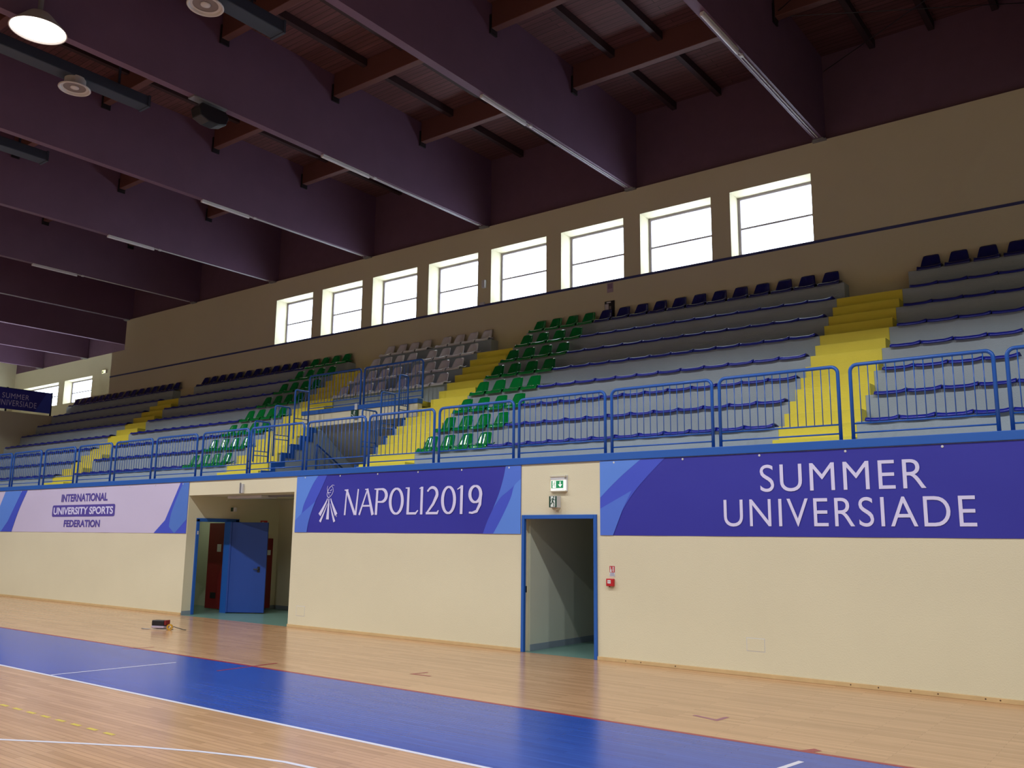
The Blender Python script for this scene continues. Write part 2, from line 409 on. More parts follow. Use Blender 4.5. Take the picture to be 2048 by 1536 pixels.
# court lamps
def make_lamp():
    r = empty('court_lamp', (0, 0, 0), 'x', 'lamp', 'round court lamps under the beams')
    MB().lathe([(.0, -.02), (.16, -.02), (.2, -.06), (.40, -.28), (.415, -.30), (.40, -.30), (.385, -.275)], 40).build('reflector', M['fan'], r, smooth=True)
    MB().lathe([(.0, -.262), (.2, -.268), (.385, -.272)], 40).build('lamp_glass', M['litlamp'], r, smooth=True)
    MB().box(-.03, .03, -.03, .03, -.0, ZC-ZT-.001).box(-.04, .04, -.04, .04, -.03, 0).build('bracket', M['steel'], r)
    ld = bpy.data.lights.new('court_lamp_light', 'SPOT'); ld.energy = SPOT_W; ld.color = SPOT_COL
    ld.spot_size = radians(SPOT_ANGLE); ld.spot_blend = .06; ld.shadow_soft_size = .12
    lo = bpy.data.objects.new('lamp_light', ld); COL.objects.link(lo); lo.parent = r; lo.location = (0, 0, -.32)
    return r
lp = None
for row, yy in enumerate((-6.12, -12.5, -19)):
    for k, x in enumerate(BEAM[1:10]):
        if row and k % 2: continue
        on_pic = (row == 0 and abs(x-BEAM[5]) < .1)
        lab = 'glaring white round court lamp under a roof beam at upper left' if on_pic else 'round court lamp outside the picture, row %s, %s along' % (ORD[row+1], ORD[k+1])
        if lp is None: lp = make_lamp(); lp.location = (x+.42, yy, ZT); lp['label'] = lab
        else: dup(lp, (x+.42, yy, ZT), lab)

# loudspeaker below the third beam and its clamp
r = empty('loudspeaker', (-14.1, -2.75, ZT), 'dark round-ended loudspeaker hanging under the beam near the lit lamp', 'loudspeaker')
MB().prism([(-.26, -.1), (.26, -.1), (.33, -.2), (.28, -.36), (.1, -.42), (-.1, -.42), (-.28, -.36), (-.33, -.2)], 'x', -.14, .14).build('cabinet', M['dark'], r, bevel=.02)
MB().box(-.1, .1, -.42, .3, -.035, -.001).box(-.02, .02, -.1, .1, -.12, -.03).build('mounting_clamp', M['steel'], r, bevel=.005)

# ================================================================== STANDS
def stair_pts(k0, k1, step=1.0, dz=0.0):
    """profile points of nosings k0..k1 in steps of `step` rows, each nosing followed by its tread"""
    pts = []; k = k0
    while k <= k1+1e-6:
        y = Y1+(k-1)*T; z = Z1+(k-1)*RISE
        pts += [(y, z-RISE*step), (y, z)]
        k += step
    return pts
def terrace(x0, x1, k0, label, grp='grey concrete seating terraces'):
    pts = stair_pts(k0, 8)
    ztop = pts[-1][1]
    poly = pts+[(YB-.001, ztop), (YB-.001, ztop-1.2), (pts[0][0]+.35, pts[0][1]-.18), (pts[0][0], pts[0][1]-.18 if k0 > 1 else pts[0][1])]
    o = MB().prism(poly, 'x', x0, x1).build('concrete_terrace', M['grey'], bevel=.008)
    return tag(o, label, 'terrace', grp)
def aisle(x0, x1, label, k0=.5, k1=7, x1b=None, ksplit=None):
    def poly(a, b, last):
        pts = stair_pts(a, b, .5)
        ye = YB-.001 if last else Y1+(b+.5-1)*T
        return pts+[(ye, pts[-1][1]), (ye, pts[-1][1]-.4), (pts[0][0]+.1, pts[0][1]-.16), (pts[0][0], pts[0][1]-.0)]
    mb = MB()
    if ksplit is None: mb.prism(poly(k0, k1, True), 'x', x0, x1)
    else:
        mb.prism(poly(k0, ksplit, False), 'x', x0, x1)
        mb.prism(poly(ksplit+.5, k1, True), 'x', x1b[0], x1b[1])
    o = mb.build('aisle_stairs', M['yellow'], bevel=.006)
    return tag(o, label, 'stairs', 'yellow aisle stairs')
terrace(-35.29, -27.78, 1, 'stepped grey concrete seating terrace at the far left end of the stands')
terrace(-26.52, -18.87, 1, 'stepped grey concrete terrace between the two left yellow stairs')
terrace(-12.5, -4.88, 1, 'stepped grey concrete terrace, the wide block under the nearest windows')
terrace(-3.72, XE-.01, 1, 'stepped grey concrete terrace at the right edge, beyond the last yellow stairs')
terrace(-17.572, -13.608, 5, 'short grey concrete terrace of grey seats above the tunnel entrance')
aisle(-27.78, -26.52, 'narrow yellow painted stairs farthest left in the stands')
aisle(-18.87, -17.25, 'yellow painted stairs left of the tunnel entrance, beside green seats', ksplit=3.0, x1b=(-18.87, -17.58))
aisle(-13.85, -12.5, 'yellow painted stairs right of the tunnel entrance', ksplit=3.5, x1b=(-13.6, -12.5))
aisle(-4.88, -3.72, 'bright yellow painted stairs nearest the right edge')
# landing in front of the grey seat block, its front beam and soffit (the tunnel lintel)
zl = Z1+3*RISE
o = MB().box(-17.72, -13.72, 2.78, 2.93, 4.47, zl-.1).build('tunnel_lintel', M['wall'], bevel=.004); o['kind'] = 'structure'; o.name = 'wall_tunnel_lintel'
struct(MB().box(-17.74, -13.70, 2.75, 2.93, zl-.1, zl+.005).build('trim_4', M['blue2'], bevel=.005))
struct(MB().box(-17.57, -13.87, 2.94, Y1+4*T+.35, zl-.12, zl-.001).build('floor', M['yellow']))
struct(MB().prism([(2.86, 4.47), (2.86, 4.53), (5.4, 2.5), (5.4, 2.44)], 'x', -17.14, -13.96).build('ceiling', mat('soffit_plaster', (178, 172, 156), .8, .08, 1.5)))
def side_poly():
    pts = stair_pts(.5, 3.0, .5)
    pts = [(y+.03, z-.04) for y, z in pts]
    return pts+[(2.9, pts[-1][1]), (2.9, 4.5), (5.29, 4.5), (5.29, 1.6), (2.69, 1.6), (2.69, 2.78), (pts[0][0], 2.78)]
struct(MB().prism(side_poly(), 'x', -17.249, -17.15).build('wall_tunnel_left', M['grey']))
struct(MB().prism(side_poly(), 'x', -13.95, -13.851).build('wall_tunnel_right', M['grey']))
struct(MB().box(-17.15, -13.95, 5.3, 5.4, 0, 4.5).build('wall_tunnel_rear', M['gwall']))
def trim_poly():
    up = stair_pts(.5, 3.0, .5)[1:]+[(2.78, Z1+2*RISE)]
    d = .13
    up2 = [(y, z+.004) for y, z in up]
    lo = []
    for (y, z) in reversed(up): lo.append((y+d if y < 2.7 else y, z-d))
    return up2, lo
def stepped_trim(x0, x1, name):
    mb = MB(); d = .12
    for i in range(6):
        k = .5+.5*i; y = Y1+(k-1)*T; z = Z1+(k-1)*RISE
        mb.box(x0, x1, y-.004, y+d, z-RISE*.5-d, z+.004)
        mb.box(x0, x1, y+d, y+T*.5+(.0 if i < 5 else -.05), z-d, z+.004)
    return struct(mb.build(name, M['blue']))
stepped_trim(-17.15, -17.125, 'trim_5'); stepped_trim(-13.975, -13.95, 'trim_6')
# steps going down into the tunnel
pts = []
for i in range(7): pts += [(2.6+.28*i, Z0-.17*i), (2.6+.28*(i+1), Z0-.17*i)]
ts = MB().prism(pts+[(4.56, 1.6), (2.69, 1.6), (2.69, 2.8), (2.61, 2.8)], 'x', -17.145, -13.955).build('tunnel_stairs', M['grey'])
tag(ts, 'grey stairs going down inside the dark tunnel entrance', 'stairs')

# ------------------------------------------------------------------ railings
def arch(x0, x1, z0, z1, r=.09, n=6, axis='x', y=0):
    pts = [(x0, z0)]
    for i in range(n+1):
        a = pi-(pi/2)*i/n; pts.append((x0+r+r*cos(a), z1-r+r*sin(a)))
    for i in range(n+1):
        a = pi/2-(pi/2)*i/n; pts.append((x1-r+r*cos(a), z1-r+r*sin(a)))
    pts.append((x1, z0))
    return [(p[0], y, p[1]) if axis == 'x' else (y, p[0], p[1]) for p in pts]
RAILC = 'railing panels along the balcony edge'
def make_panel(w, h, zr1, zr2, nb, label, group, axis='x', r=.024, rb=.0065, rad=.09):
    root = empty('balcony_railing' if group == RAILC else 'stair_guard' if 'stair' in group else 'platform_railing', (0, 0, 0), label, 'railing', group)
    P = lambda x, z: (x, 0, z) if axis == 'x' else (0, x, z)
    MB().tube(arch(0, w, 0, h, rad, axis=axis), r, 12).build('tube_frame', M['blue'], root, smooth='all')
    for z in (zr1, zr2):
        MB().tube([P(.012, z), P(w-.012, z)], .011, 8).build('lower_rail', M['blue'], root, smooth='all')
    bal = None
    for i in range(nb):
        x = w*(i+1)/(nb+1)
        if bal is None:
            bal = MB().tube([P(0, zr2), P(0, h-.01)], rb, 6).build('baluster', M['blue'], root, smooth='all'); b = bal
        else:
            b = bal.copy(); COL.objects.link(b); b.parent = root
        b.location = P(x, 0)
    return root
RX = [-1.55+.0, -3.37, -5.205, -6.995, -8.79, -10.58, -12.38, -14.19, -16.05, -17.83, -19.74, -21.61, -23.49, -25.37, -27.28, -29.1]
pan = make_panel(1.675, .985, .09, .21, 14, 'x', RAILC)
for i, x in enumerate(RX):
    lab = 'blue tubular railing panel on the balcony edge, %s from the right' % ORD[i+1]
    if i == 8: lab = 'blue tubular railing panel in front of the tunnel entrance, left of its middle'
    if i == 0: pan.location = (x, .06, 3.081); pan['label'] = lab
    elif i in (7, 8):
        q = make_panel(1.70 if i == 7 else 1.75, .985, .09, .21, 14, lab, RAILC); q.location = (x, .06, 3.081)
    elif i == 9:
        q = make_panel(1.69, .985, .09, .21, 14, lab, RAILC); q.location = (x, .06, 3.081)
    else: dup(pan, (x, .06, 3.081), lab)
# small hinges between the two panels before the tunnel
for z, n_ in ((3.35, 'upper'), (3.20, 'lower')):
    o = MB().box(-16.14, -16.03, .045, .075, z-.012, z+.012).build('railing_clamp', M['dark'])
    tag(o, 'small black %s clamp joining two blue railing panels before the tunnel' % n_, 'clamp')
# railings on the lintel
a = make_panel(1.9, .915, .075, .19, 15, 'blue railing panel above the tunnel lintel, left one before yellow stairs', 'railing panels above the tunnel'); a.location = (-17.6, 2.86, zl+.005)
b = make_panel(1.93, .915, .075, .19, 15, 'blue railing panel above the tunnel lintel, right one before grey seats', 'railing panels above the tunnel'); b.location = (-15.58, 2.86, zl+.005)
# short guards stepping up both sides of the tunnel
for sx, name, arr in ((-17.137, 'left', [(.91, 1.33, 3.45, 4.40), (1.46, 1.89, 3.62, 4.83), (2.03, 2.46, 4.08, 5.29)]),
                      (-13.962, 'right', [(1.36, 1.78, 3.5, 4.48), (1.91, 2.33, 3.95, 4.94), (2.46, 2.74, 4.2, 5.41)])):
    for i, (ya, yb, za, zb) in enumerate(arr):
        q = make_panel(yb-ya, zb-za, zb-za-.80, zb-za-.70, 3, 'short blue stair guard on the %s side of the tunnel, %s step group up' % (name, ORD[i+1]),
                       'short stair guards beside the tunnel', axis='y', r=.02, rad=.05)
        q.location = (sx+(.035 if name == 'left' else -.035)*0+(.03 if name == 'left' else -.03), ya, za)
# sloping rail inside the tunnel
root = empty('stair_railing', (-17.0, 2.6, Z0+.004), 'blue sloping stair railing going down inside the tunnel', 'railing')
MB().tube([(0, .08, .0), (0, .08, .93), (0, .1, .95), (0, 1.5, .10)], .02, 10).build('tube_frame', M['blue'], root, smooth='all')
for i in range(8):
    y = .2+.15*i; MB().tube([(0, y, .89-(y-.1)*.607-.75), (0, y, .95-(y-.1)*.607)], .0065, 6).build('baluster', M['blue'], root, smooth='all')

# ------------------------------------------------------------------ seats
def surf(nu, nv, fn, th):
    """closed shell from a parametric sheet fn(u,v)->(x,y,z) thickened by th downwards along its normal"""
    P = [[Vector(fn(i/nu, j/nv)) for j in range(nv+1)] for i in range(nu+1)]
    def N(i, j):
        a = P[min(i+1, nu)][j]-P[max(i-1, 0)][j]; b = P[i][min(j+1, nv)]-P[i][max(j-1, 0)]
        return a.cross(b).normalized()
    vs = [P[i][j] for i in range(nu+1) for j in range(nv+1)]
    vs += [P[i][j]-N(i, j)*th for i in range(nu+1) for j in range(nv+1)]
    id_ = lambda i, j, s=0: s*(nu+1)*(nv+1)+i*(nv+1)+j
    fs = []
    for i in range(nu):
        for j in range(nv):
            fs.append((id_(i, j), id_(i+1, j), id_(i+1, j+1), id_(i, j+1)))
            fs.append((id_(i, j, 1), id_(i, j+1, 1), id_(i+1, j+1, 1), id_(i+1, j, 1)))
    for i in range(nu):
        fs.append((id_(i, 0), id_(i, 0, 1), id_(i+1, 0, 1), id_(i+1, 0))); fs.append((id_(i, nv), id_(i+1, nv), id_(i+1, nv, 1), id_(i, nv, 1)))
    for j in range(nv):
        fs.append((id_(0, j), id_(0, j+1), id_(0, j+1, 1), id_(0, j, 1))); fs.append((id_(nu, j), id_(nu, j, 1), id_(nu, j+1, 1), id_(nu, j+1)))
    return MB().add(vs, fs)
SW = .41
def pan_fn(u, v):
    x = (u-.5)*SW*(1-.12*max(0, v-.35)); s = abs(2*u-1)
    y = -.075+.31*v
    lip = max(0, 1-v/.16)
    z = .052-.075*lip**1.6+.022*s**3*min(1, v*3)-.016*(1-s**2)*sin(pi*min(1, v*1.1))
    if v > .82: z += (v-.82)**1.3*.35
    return (x, y, z)
def back_fn(u, v):
    s = 2*u-1
    w = .36*(1-v)**.8+.265*(1-(1-v)**.8)
    x = s*w/2
    y = .185+.08*v-.07*s*s*(1-.35*v)
    z = .062+.255*v-.02*(s**4)*v
    return (x, y, z)
def make_seat(color, label, group):
    r = empty('stadium_seat', (0, 0, 0), label, 'seat', group)
    surf(10, 9, pan_fn, .018).build('seat_pan', M[color], r, smooth='all', recalc=False)
    surf(10, 7, back_fn, -.014).build('backrest', M[color], r, smooth='all')
    return r
def flat_fn(u, v):
    s = abs(2*u-1); x = (u-.5)*.452; y = -.07+.30*v
    lip = max(0, 1-v/.14)
    z = .034-.045*lip**1.5+.030*max(0, s-.55)/.45*sin(pi*min(1, .2+v*.8))*(1 if u > .5 else .55)
    return (x, y, z)
def make_flat(label, group):
    o = surf(12, 7, flat_fn, .016).build('backless_seat', M['bluep'], None, smooth='all', recalc=False)
    return tag(o, label, 'seat', group)
proto = {}
BN = {'A': 'far left block', 'B': 'left block', 'C': 'wide block under the windows', 'D': 'right edge block'}
def put_backed(color, cname, x, k, label, group):
    loc = (x, Y1+(k-1)*T, Z1+(k-1)*RISE)
    if not in_view(x, loc[1], loc[2]+.2): return
    if color not in proto:
        proto[color] = make_seat(color, label, group); proto[color].location = loc
    else: dup(proto[color], loc, label, group=group)
def put_flat(x, k, label, group):
    loc = (x, Y1+(k-1)*T, Z1+(k-1)*RISE)
    if not in_view(x, loc[1], loc[2]): return
    if 'flat' not in proto:
        proto['flat'] = make_flat(label, group); proto['flat'].location = loc
    else:
        c = proto['flat'].copy(); COL.objects.link(c); c.location = loc; c['label'] = label; c['group'] = group
for blk, x0, n, pitch, greens in (('C', -12.40, 16, .468, range(0, 4)), ('B', -26.32, 16, .4665, range(12, 16)), ('A', -35.05, 16, .468, ()), ('D', -3.56, 7, .472, ())):
    for k in range(1, 9):
        for i in range(n):
            x = x0+SW/2+pitch*i
            if i in greens:
                gi = i-greens[0]
                put_backed('green', 'green', x, k, 'green seat with backrest, %s row up, %s from left, %s' % (ORD[k], ORD[gi+1], BN[blk]), 'green seats with backrests')
            elif k == 8:
                put_backed('navy', 'navy', x, k, 'navy top-row seat with backrest, %s from left, %s' % (ORD[i+1], BN[blk]), 'navy seats with backrests on the top row')
            else:
                put_flat(x, k, 'backless blue seat, %s row up, %s from left, %s' % (ORD[k], ORD[i+1], BN[blk]), 'blue backless seats')
for k in range(5, 9):
    n_ = 0
    for x0 in (-17.55, -15.46):
        for i in range(4):
            n_ += 1
            put_backed('greyp', 'grey', x0+SW/2+.46*i, k, 'light grey seat above the tunnel, %s row up, %s from left' % (ORD[k-4], ORD[n_]), 'grey seats with backrests')

# ================================================================== LETTERING HELPERS
def text_mesh(body, x0, x1, z0, z1, spacing=1.0, offset=0.0):
    cu = bpy.data.curves.new('lettering', 'FONT'); cu.body = body; cu.size = 1; cu.space_character = spacing; cu.offset = offset
    cu.resolution_u = 6
    to = bpy.data.objects.new('lettering_tmp', cu); COL.objects.link(to)
    dg = bpy.context.evaluated_depsgraph_get(); dg.update()
    me = bpy.data.meshes.new_from_object(to.evaluated_get(dg))
    bpy.data.objects.remove(to)
    xs_ = [v.co.x for v in me.vertices]; ys_ = [v.co.y for v in me.vertices]
    a, b, c, d = min(xs_), max(xs_), min(ys_), max(ys_)
    for v in me.vertices:
        v.co = (x0+(v.co.x-a)/(b-a)*(x1-x0), 0, z0+(v.co.y-c)/(d-c)*(z1-z0))
    return me
def text_part(body, x0, x1, z0, z1, y, m, parent, name='lettering', place=None, **kw):
    me = text_mesh(body, x0, x1, z0, z1, **kw)
    me.materials.clear(); me.materials.append(m)
    o = bpy.data.objects.new(name, me); COL.objects.link(o); o.parent = parent; o.location = (0, y, 0)
    if place: place(o)
    return o
def ribbon(mb, pts, y=0):
    """pts: (x, z, width) strip with mitred joints in the XZ plane"""
    n = len(pts); L = []; R = []; y = y-.00002*len(mb.f)
    for i, (x, z, w) in enumerate(pts):
        a = Vector((x-pts[i-1][0], z-pts[i-1][1])).normalized() if i else None
        b = Vector((pts[i+1][0]-x, pts[i+1][1]-z)).normalized() if i < n-1 else None
        a = a or b; b = b or a; t = (a+b).normalized(); nn = Vector((-t.y, t.x)); k = 1/max(.4, t.dot(a))
        L.append((x+nn.x*w/2*k, y, z+nn.y*w/2*k)); R.append((x-nn.x*w/2*k, y, z-nn.y*w/2*k))
    mb.add(L+R, [(i, i+1, n+i+1, n+i) for i in range(n-1)])
def patch(name, pts, y, m, parent):
    return MB().add([(p[0], y, p[1]) for p in pts], [tuple(range(len(pts)))]).build(name, m, parent, recalc=False)
def arcpts(cx, cz, rx, rz, a0, a1, n, w0, w1=None, wm=None):
    out = []
    for i in range(n+1):
        t = i/n; a = radians(a0+(a1-a0)*t); w = w0+((w1 if w1 is not None else w0)-w0)*t
        if wm is not None: w = w*(1-sin(pi*t))+wm*sin(pi*t)
        out.append((cx+rx*cos(a), cz+rz*sin(a), w))
    return out

# ================================================================== BANNERS
def sheet(root, x0, x1, z0, z1, m):
    nx = max(2, int((x1-x0)/.15)); nz = 8
    vs = []; fs = []
    for i in range(nx+1):
        for j in range(nz+1):
            x = x0+(x1-x0)*i/nx; z = z0+(z1-z0)*j/nz
            vs.append((x, -.006+.0022*sin(x*5.1+z*3)*sin(z*4+x), z))
    for i in range(nx):
        for j in range(nz): fs.append((i*(nz+1)+j, (i+1)*(nz+1)+j, (i+1)*(nz+1)+j+1, i*(nz+1)+j+1))
    n = len(vs); vs += [(x, -.0008, z) for x, y, z in vs]
    fs += [tuple(n+q for q in reversed(f)) for f in list(fs)]
    o = MB().add(vs, fs).build('banner_sheet', m, root, smooth='all', recalc=False)
    for x in [x0+.25+ (x1-x0-.5)*q/max(1, int((x1-x0)/1.1)) for q in range(int((x1-x0)/1.1)+1)]:
        e = MB().lathe([(.0, 0), (.016, 0), (.016, .003), (.009, .005), (.0, .005)], 12).build('eyelet', M['offwhite'], root)
        e.rotation_euler.x = pi/2; e.location = (x, -.0095, z1-.03)
    return o
YP, YQ, YL = -.0105, -.0118, -.0135
# --- NAPOLI2019
ZB0, ZB1 = 1.845, 2.962
nb = empty('banner', (0, -.001, 0), 'indigo banner reading NAPOLI2019 between the recessed entrance and the doorway', 'banner')
sheet(nb, -14.36, -8.69, ZB0, ZB1, M['ban'])
def curve(p0, p1, bow, n=10):
    out = []
    for i in range(n+1):
        t = i/n; out.append((p0[0]+(p1[0]-p0[0])*t+bow*sin(pi*t), p0[1]+(p1[1]-p0[1])*t))
    return out
def soft(pts, n=5):
    """smooth curve through the given (x, z) points"""
    q = [pts[0]]+list(pts)+[pts[-1]]; out = []
    for i in range(1, len(q)-2):
        for j in range(n):
            t = j/n
            out.append(tuple(.5*(2*q[i][k]+(q[i+1][k]-q[i-1][k])*t+(2*q[i-1][k]-5*q[i][k]+4*q[i+1][k]-q[i+2][k])*t*t+(-q[i-1][k]+3*q[i][k]-3*q[i+1][k]+q[i+2][k])*t**3) for k in (0, 1)))
    return out+[pts[-1]]
M['ban4'] = mat('banner_sky_blue', (80, 116, 216), .5, .03, 1, .25, 3)
INDL = soft([(-13.45, ZB1), (-13.62, 2.68), (-13.77, 2.45), (-13.89, 2.21), (-13.96, 2.01), (-13.99, ZB0)])
patch('mid_blue_swoosh', [(-14.36, ZB1)]+INDL+[(-14.36, ZB0)], YP, M['ban2'], nb)
patch('light_blue_swoosh', [(-14.36, ZB1)]+soft([(-13.71, ZB1), (-13.86, 2.80), (-14.01, 2.57), (-14.12, 2.38), (-14.18, 2.21), (-14.36, 2.08)]), YQ, M['ban3'], nb)
patch('sky_blue_swoosh', soft([(-14.36, 2.08), (-14.18, 2.21), (-13.97, 2.33), (-13.77, 2.45)])+soft([(-13.77, 2.45), (-13.89, 2.21), (-13.96, 2.01), (-13.99, ZB0)])[1:]+[(-14.36, ZB0)], YQ-.0003, M['ban4'], nb)
INDR = [(-9.01, ZB1), (-9.06, 2.75), (-9.15, 2.5), (-9.27, 2.26), (-9.39, 2.05), (-9.48, ZB0)]
patch('mid_blue_swoosh', soft(INDR)+[(-8.69, ZB0), (-8.69, ZB1)], YP, M['ban2'], nb)
patch('sky_blue_swoosh', soft(INDR[:4])+soft([(-9.27, 2.26), (-9.11, 2.44), (-8.96, 2.54), (-8.83, 2.63), (-8.69, 2.74)])[1:]+[(-8.69, ZB1)], YQ, M['ban4'], nb)
patch('light_blue_swoosh', soft([(-8.69, 2.74), (-8.81, 2.65), (-8.85, 2.58), (-8.89, 2.45), (-9.01, 2.23), (-9.14, 2.02), (-9.26, ZB0)])+[(-8.69, ZB0)], YQ-.0003, M['ban3'], nb)
mb = MB(); H0, H1 = 2.175, 2.665; th = .036; TH = .075
Hh = H1-H0
# N
ribbon(mb, [(-12.90, H0, .045), (-12.87, H1-.06, .032)]); ribbon(mb, [(-12.93, H1-.012, .018), (-12.82, H1-.014, .03)])
ribbon(mb, [(-12.87, H1-.01, .06), (-12.62, H0+.01, .06)]); ribbon(mb, [(-12.60, H0, .05), (-12.545, H1, .035)])
# A
ribbon(mb, [(-12.50, H0, .045), (-12.30, H1-.02, .03)]); ribbon(mb, [(-12.36, H1-.012, .018), (-12.28, H1-.014, .03)])
ribbon(mb, [(-12.30, H1-.0, .05), (-12.135, H0, .07)]); ribbon(mb, [(-12.42, H0+.17, .032), (-12.20, H0+.17, .032)])
# P
ribbon(mb, [(-12.05, H0, .062), (-12.03, H1-.02, .055)]); ribbon(mb, [(-12.11, H1-.012, .018), (-12.0, H1-.018, .034)])
ribbon(mb, [(-12.03, H1-.018, .034)]+arcpts(-11.92, H1-.135, .13, .118, 90, -90, 14, .034, .034, .075)+[(-12.03, H1-.252, .03)])
# O
ribbon(mb, arcpts(-11.53, (H0+H1)/2, .155, Hh/2-.018, 90, 270, 18, .036, .036, .07)); ribbon(mb, arcpts(-11.53, (H0+H1)/2, .155, Hh/2-.018, 90, -90, 18, .036, .036, .07))
# L
ribbon(mb, [(-11.235, H0, .062), (-11.225, H1-.02, .055)]); ribbon(mb, [(-11.30, H1-.012, .018), (-11.2, H1-.015, .03)]); ribbon(mb, [(-11.23, H0+.02, .04), (-11.04, H0+.02, .04), (-10.98, H0+.075, .02)])
# I
ribbon(mb, [(-10.90, H0, .058), (-10.895, H1, .06)]); ribbon(mb, [(-10.96, H1-.03, .015), (-10.90, H1-.012, .03)])
# 2
ribbon(mb, [(-10.77, H1-.075, .03)]+arcpts(-10.645, H1-.13, .115, .112, 150, -20, 12, .036, .07)+[(-10.62, H0+.18, .055), (-10.76, H0+.03, .035)]); ribbon(mb, [(-10.79, H0+.021, .042), (-10.52, H0+.021, .042), (-10.49, H0+.07, .02)])
# 0
ribbon(mb, arcpts(-10.26, (H0+H1)/2, .14, Hh/2-.018, 90, 270, 18, .036, .036, .068)); ribbon(mb, arcpts(-10.26, (H0+H1)/2, .14, Hh/2-.018, 90, -90, 18, .036, .036, .068))
# 1
ribbon(mb, [(-9.965, H0, .06), (-9.96, H1, .06)]); ribbon(mb, [(-10.06, H1-.065, .018), (-9.95, H1-.012, .034)])
# 9
ribbon(mb, arcpts(-9.655, H1-.155, .12, .137, 90, 270, 14, .034, .034, .068)); ribbon(mb, arcpts(-9.655, H1-.155, .12, .137, 90, -90, 14, .034, .034, .068))
ribbon(mb, [(-9.535, H1-.16, .06), (-9.55, H0+.16, .06), (-9.62, H0+.045, .05), (-9.72, H0+.018, .036), (-9.79, H0+.025, .03)])
o = mb.build('lettering', M['banletter'], nb, recalc=False); o.location.y = YL
# emblem: five tapering rays and a looped flame
mb = MB(); ex = -13.375
for (xa, za, xb, zb, w0, w1) in ((-.033, 2.50, -.25, 2.183, .022, .08), (.058, 2.50, .235, 2.183, .022, .08), (-.033, 2.404, -.229, 2.05, .01, .058), (.049, 2.404, .19, 2.05, .01, .058), (.008, 2.50, -.012, 2.096, .022, .082)):
    pts = []
    for i in range(9):
        t = i/8; pts.append((ex+xa+(xb-xa)*t**1.15, za+(zb-za)*t, w0+(w1-w0)*t))
    ribbon(mb, pts)
def smooth_path(px, w):
    """Catmull-Rom curve through sketch points"""
    q = [px[0]]+px+[px[-1]]; out = []
    for i in range(1, len(q)-2):
        for j in range(6):
            t = j/6
            f = lambda k: .5*(2*q[i][k]+(q[i+1][k]-q[i-1][k])*t+(2*q[i-1][k]-5*q[i][k]+4*q[i+1][k]-q[i+2][k])*t*t+(-q[i-1][k]+3*q[i][k]-3*q[i+1][k]+q[i+2][k])*t**3)
            out.append((f(0), f(1)))
    out.append(px[-1]); n = len(out)
    return [(ex+(x-485)*.00109, 2.665-(y-390)*.00079, w*(.45+.55*sin(pi*i/(n-1)))) for i, (x, y) in enumerate(out)]
for px, w in (([(545, 290), (580, 330), (596, 410), (570, 490), (520, 550), (485, 574), (450, 545), (436, 490), (455, 420), (490, 345), (545, 290), (575, 270), (622, 284)], .014),
              ([(452, 285), (438, 340), (448, 410), (475, 475), (505, 530)], .012), ([(510, 412), (545, 395), (572, 372)], .012), ([(450, 428), (480, 455), (512, 456), (545, 446)], .012)):
    ribbon(mb, smooth_path(px, w))
ribbon(mb, arcpts(-13.13, 2.16, .014, .014, 0, 360, 10, .005))
o = mb.build('emblem', M['banletter'], nb, recalc=False); o.location.y = YL
# --- SUMMER UNIVERSIADE
sb = empty('banner', (0, -.001, 0), 'long indigo banner reading SUMMER UNIVERSIADE at the right edge', 'banner')
S1 = 2.962; S0 = 1.835
sheet(sb, -7.175, 1.4, S0, S1, M['ban'])
SL = -7.174
patch('mid_blue_swoosh', [(SL, S1), (-6.06, S1)]+curve((-6.06, S1), (-6.97, S0), -.13, 14)[1:]+[(SL, S0)], YP, M['ban2'], sb)
patch('light_blue_swoosh', [(SL, S1), (-6.46, S1)]+curve((-6.46, S1), (SL, 2.40), -.03, 8)[1:], YQ, M['ban3'], sb)
patch('light_blue_swoosh', [(SL, 2.235), (-6.62, 2.50), (-6.77, 2.24), (-6.95, S0), (SL, S0)], YQ, M['ban4'], sb)
text_part('SUMMER', -4.62, -2.52, 2.432, 2.80, YL, M['banletter'], sb, spacing=1.12, offset=-.004)
text_part('UNIVERSIADE', -5.16, -1.995, 1.968, 2.340, YL, M['banletter'], sb, spacing=1.12, offset=-.004)
# --- INTERNATIONAL UNIVERSITY SPORTS FEDERATION
ib = empty('banner', (0, -.001, 0), 'pale lilac banner reading INTERNATIONAL UNIVERSITY SPORTS FEDERATION, left of the recessed entrance', 'banner')
I1 = 2.955; I0 = 1.80
sheet(ib, -29.0, -18.16, I0, I1, M['banw'])
patch('light_blue_swoosh', [(-27.45, I1), (-26.08, I1)]+curve((-26.08, I1), (-26.82, I0), -.06)[1:]+[(-28.2, I0)], YP, M['ban3'], ib)
patch('mid_blue_swoosh', [(-26.41, I1), (-26.08, I1)]+curve((-26.08, I1), (-26.82, I0), -.06)[1:]+[(-27.5, I0), (-27.12, 2.1)], YQ, M['ban2'], ib)
patch('mid_blue_swoosh', [(-18.51, I1)]+curve((-18.51, I1), (-19.04, 2.1), -.0, 4)[1:]+[(-19.48, I0), (-18.161, I0), (-18.161, I1)], YP, M['ban2'], ib)
patch('light_blue_swoosh', soft([(-18.40, I1), (-18.62, 2.60), (-18.80, 2.25), (-18.86, 1.95)])+[(-18.62, I0), (-18.161, 2.12), (-18.161, I1)], YQ, mat('banner_azure', (80, 122, 206), .5, .03, 1, .25, 3), ib)
text_part('INTERNATIONAL', -24.07, -21.70, 2.595, 2.80, YL, M['banink'], ib, spacing=1.0, offset=.03)
rr = []
for cx, cz, a0 in ((-21.36, 2.455, 0), (-24.46, 2.455, 90), (-24.46, 2.26, 180), (-21.36, 2.26, 270)):
    for i in range(6): a = radians(a0+18*i); rr.append((cx+.06*cos(a), cz+.055*sin(a)))
patch('text_plate', rr, YP, M['banink'], ib)
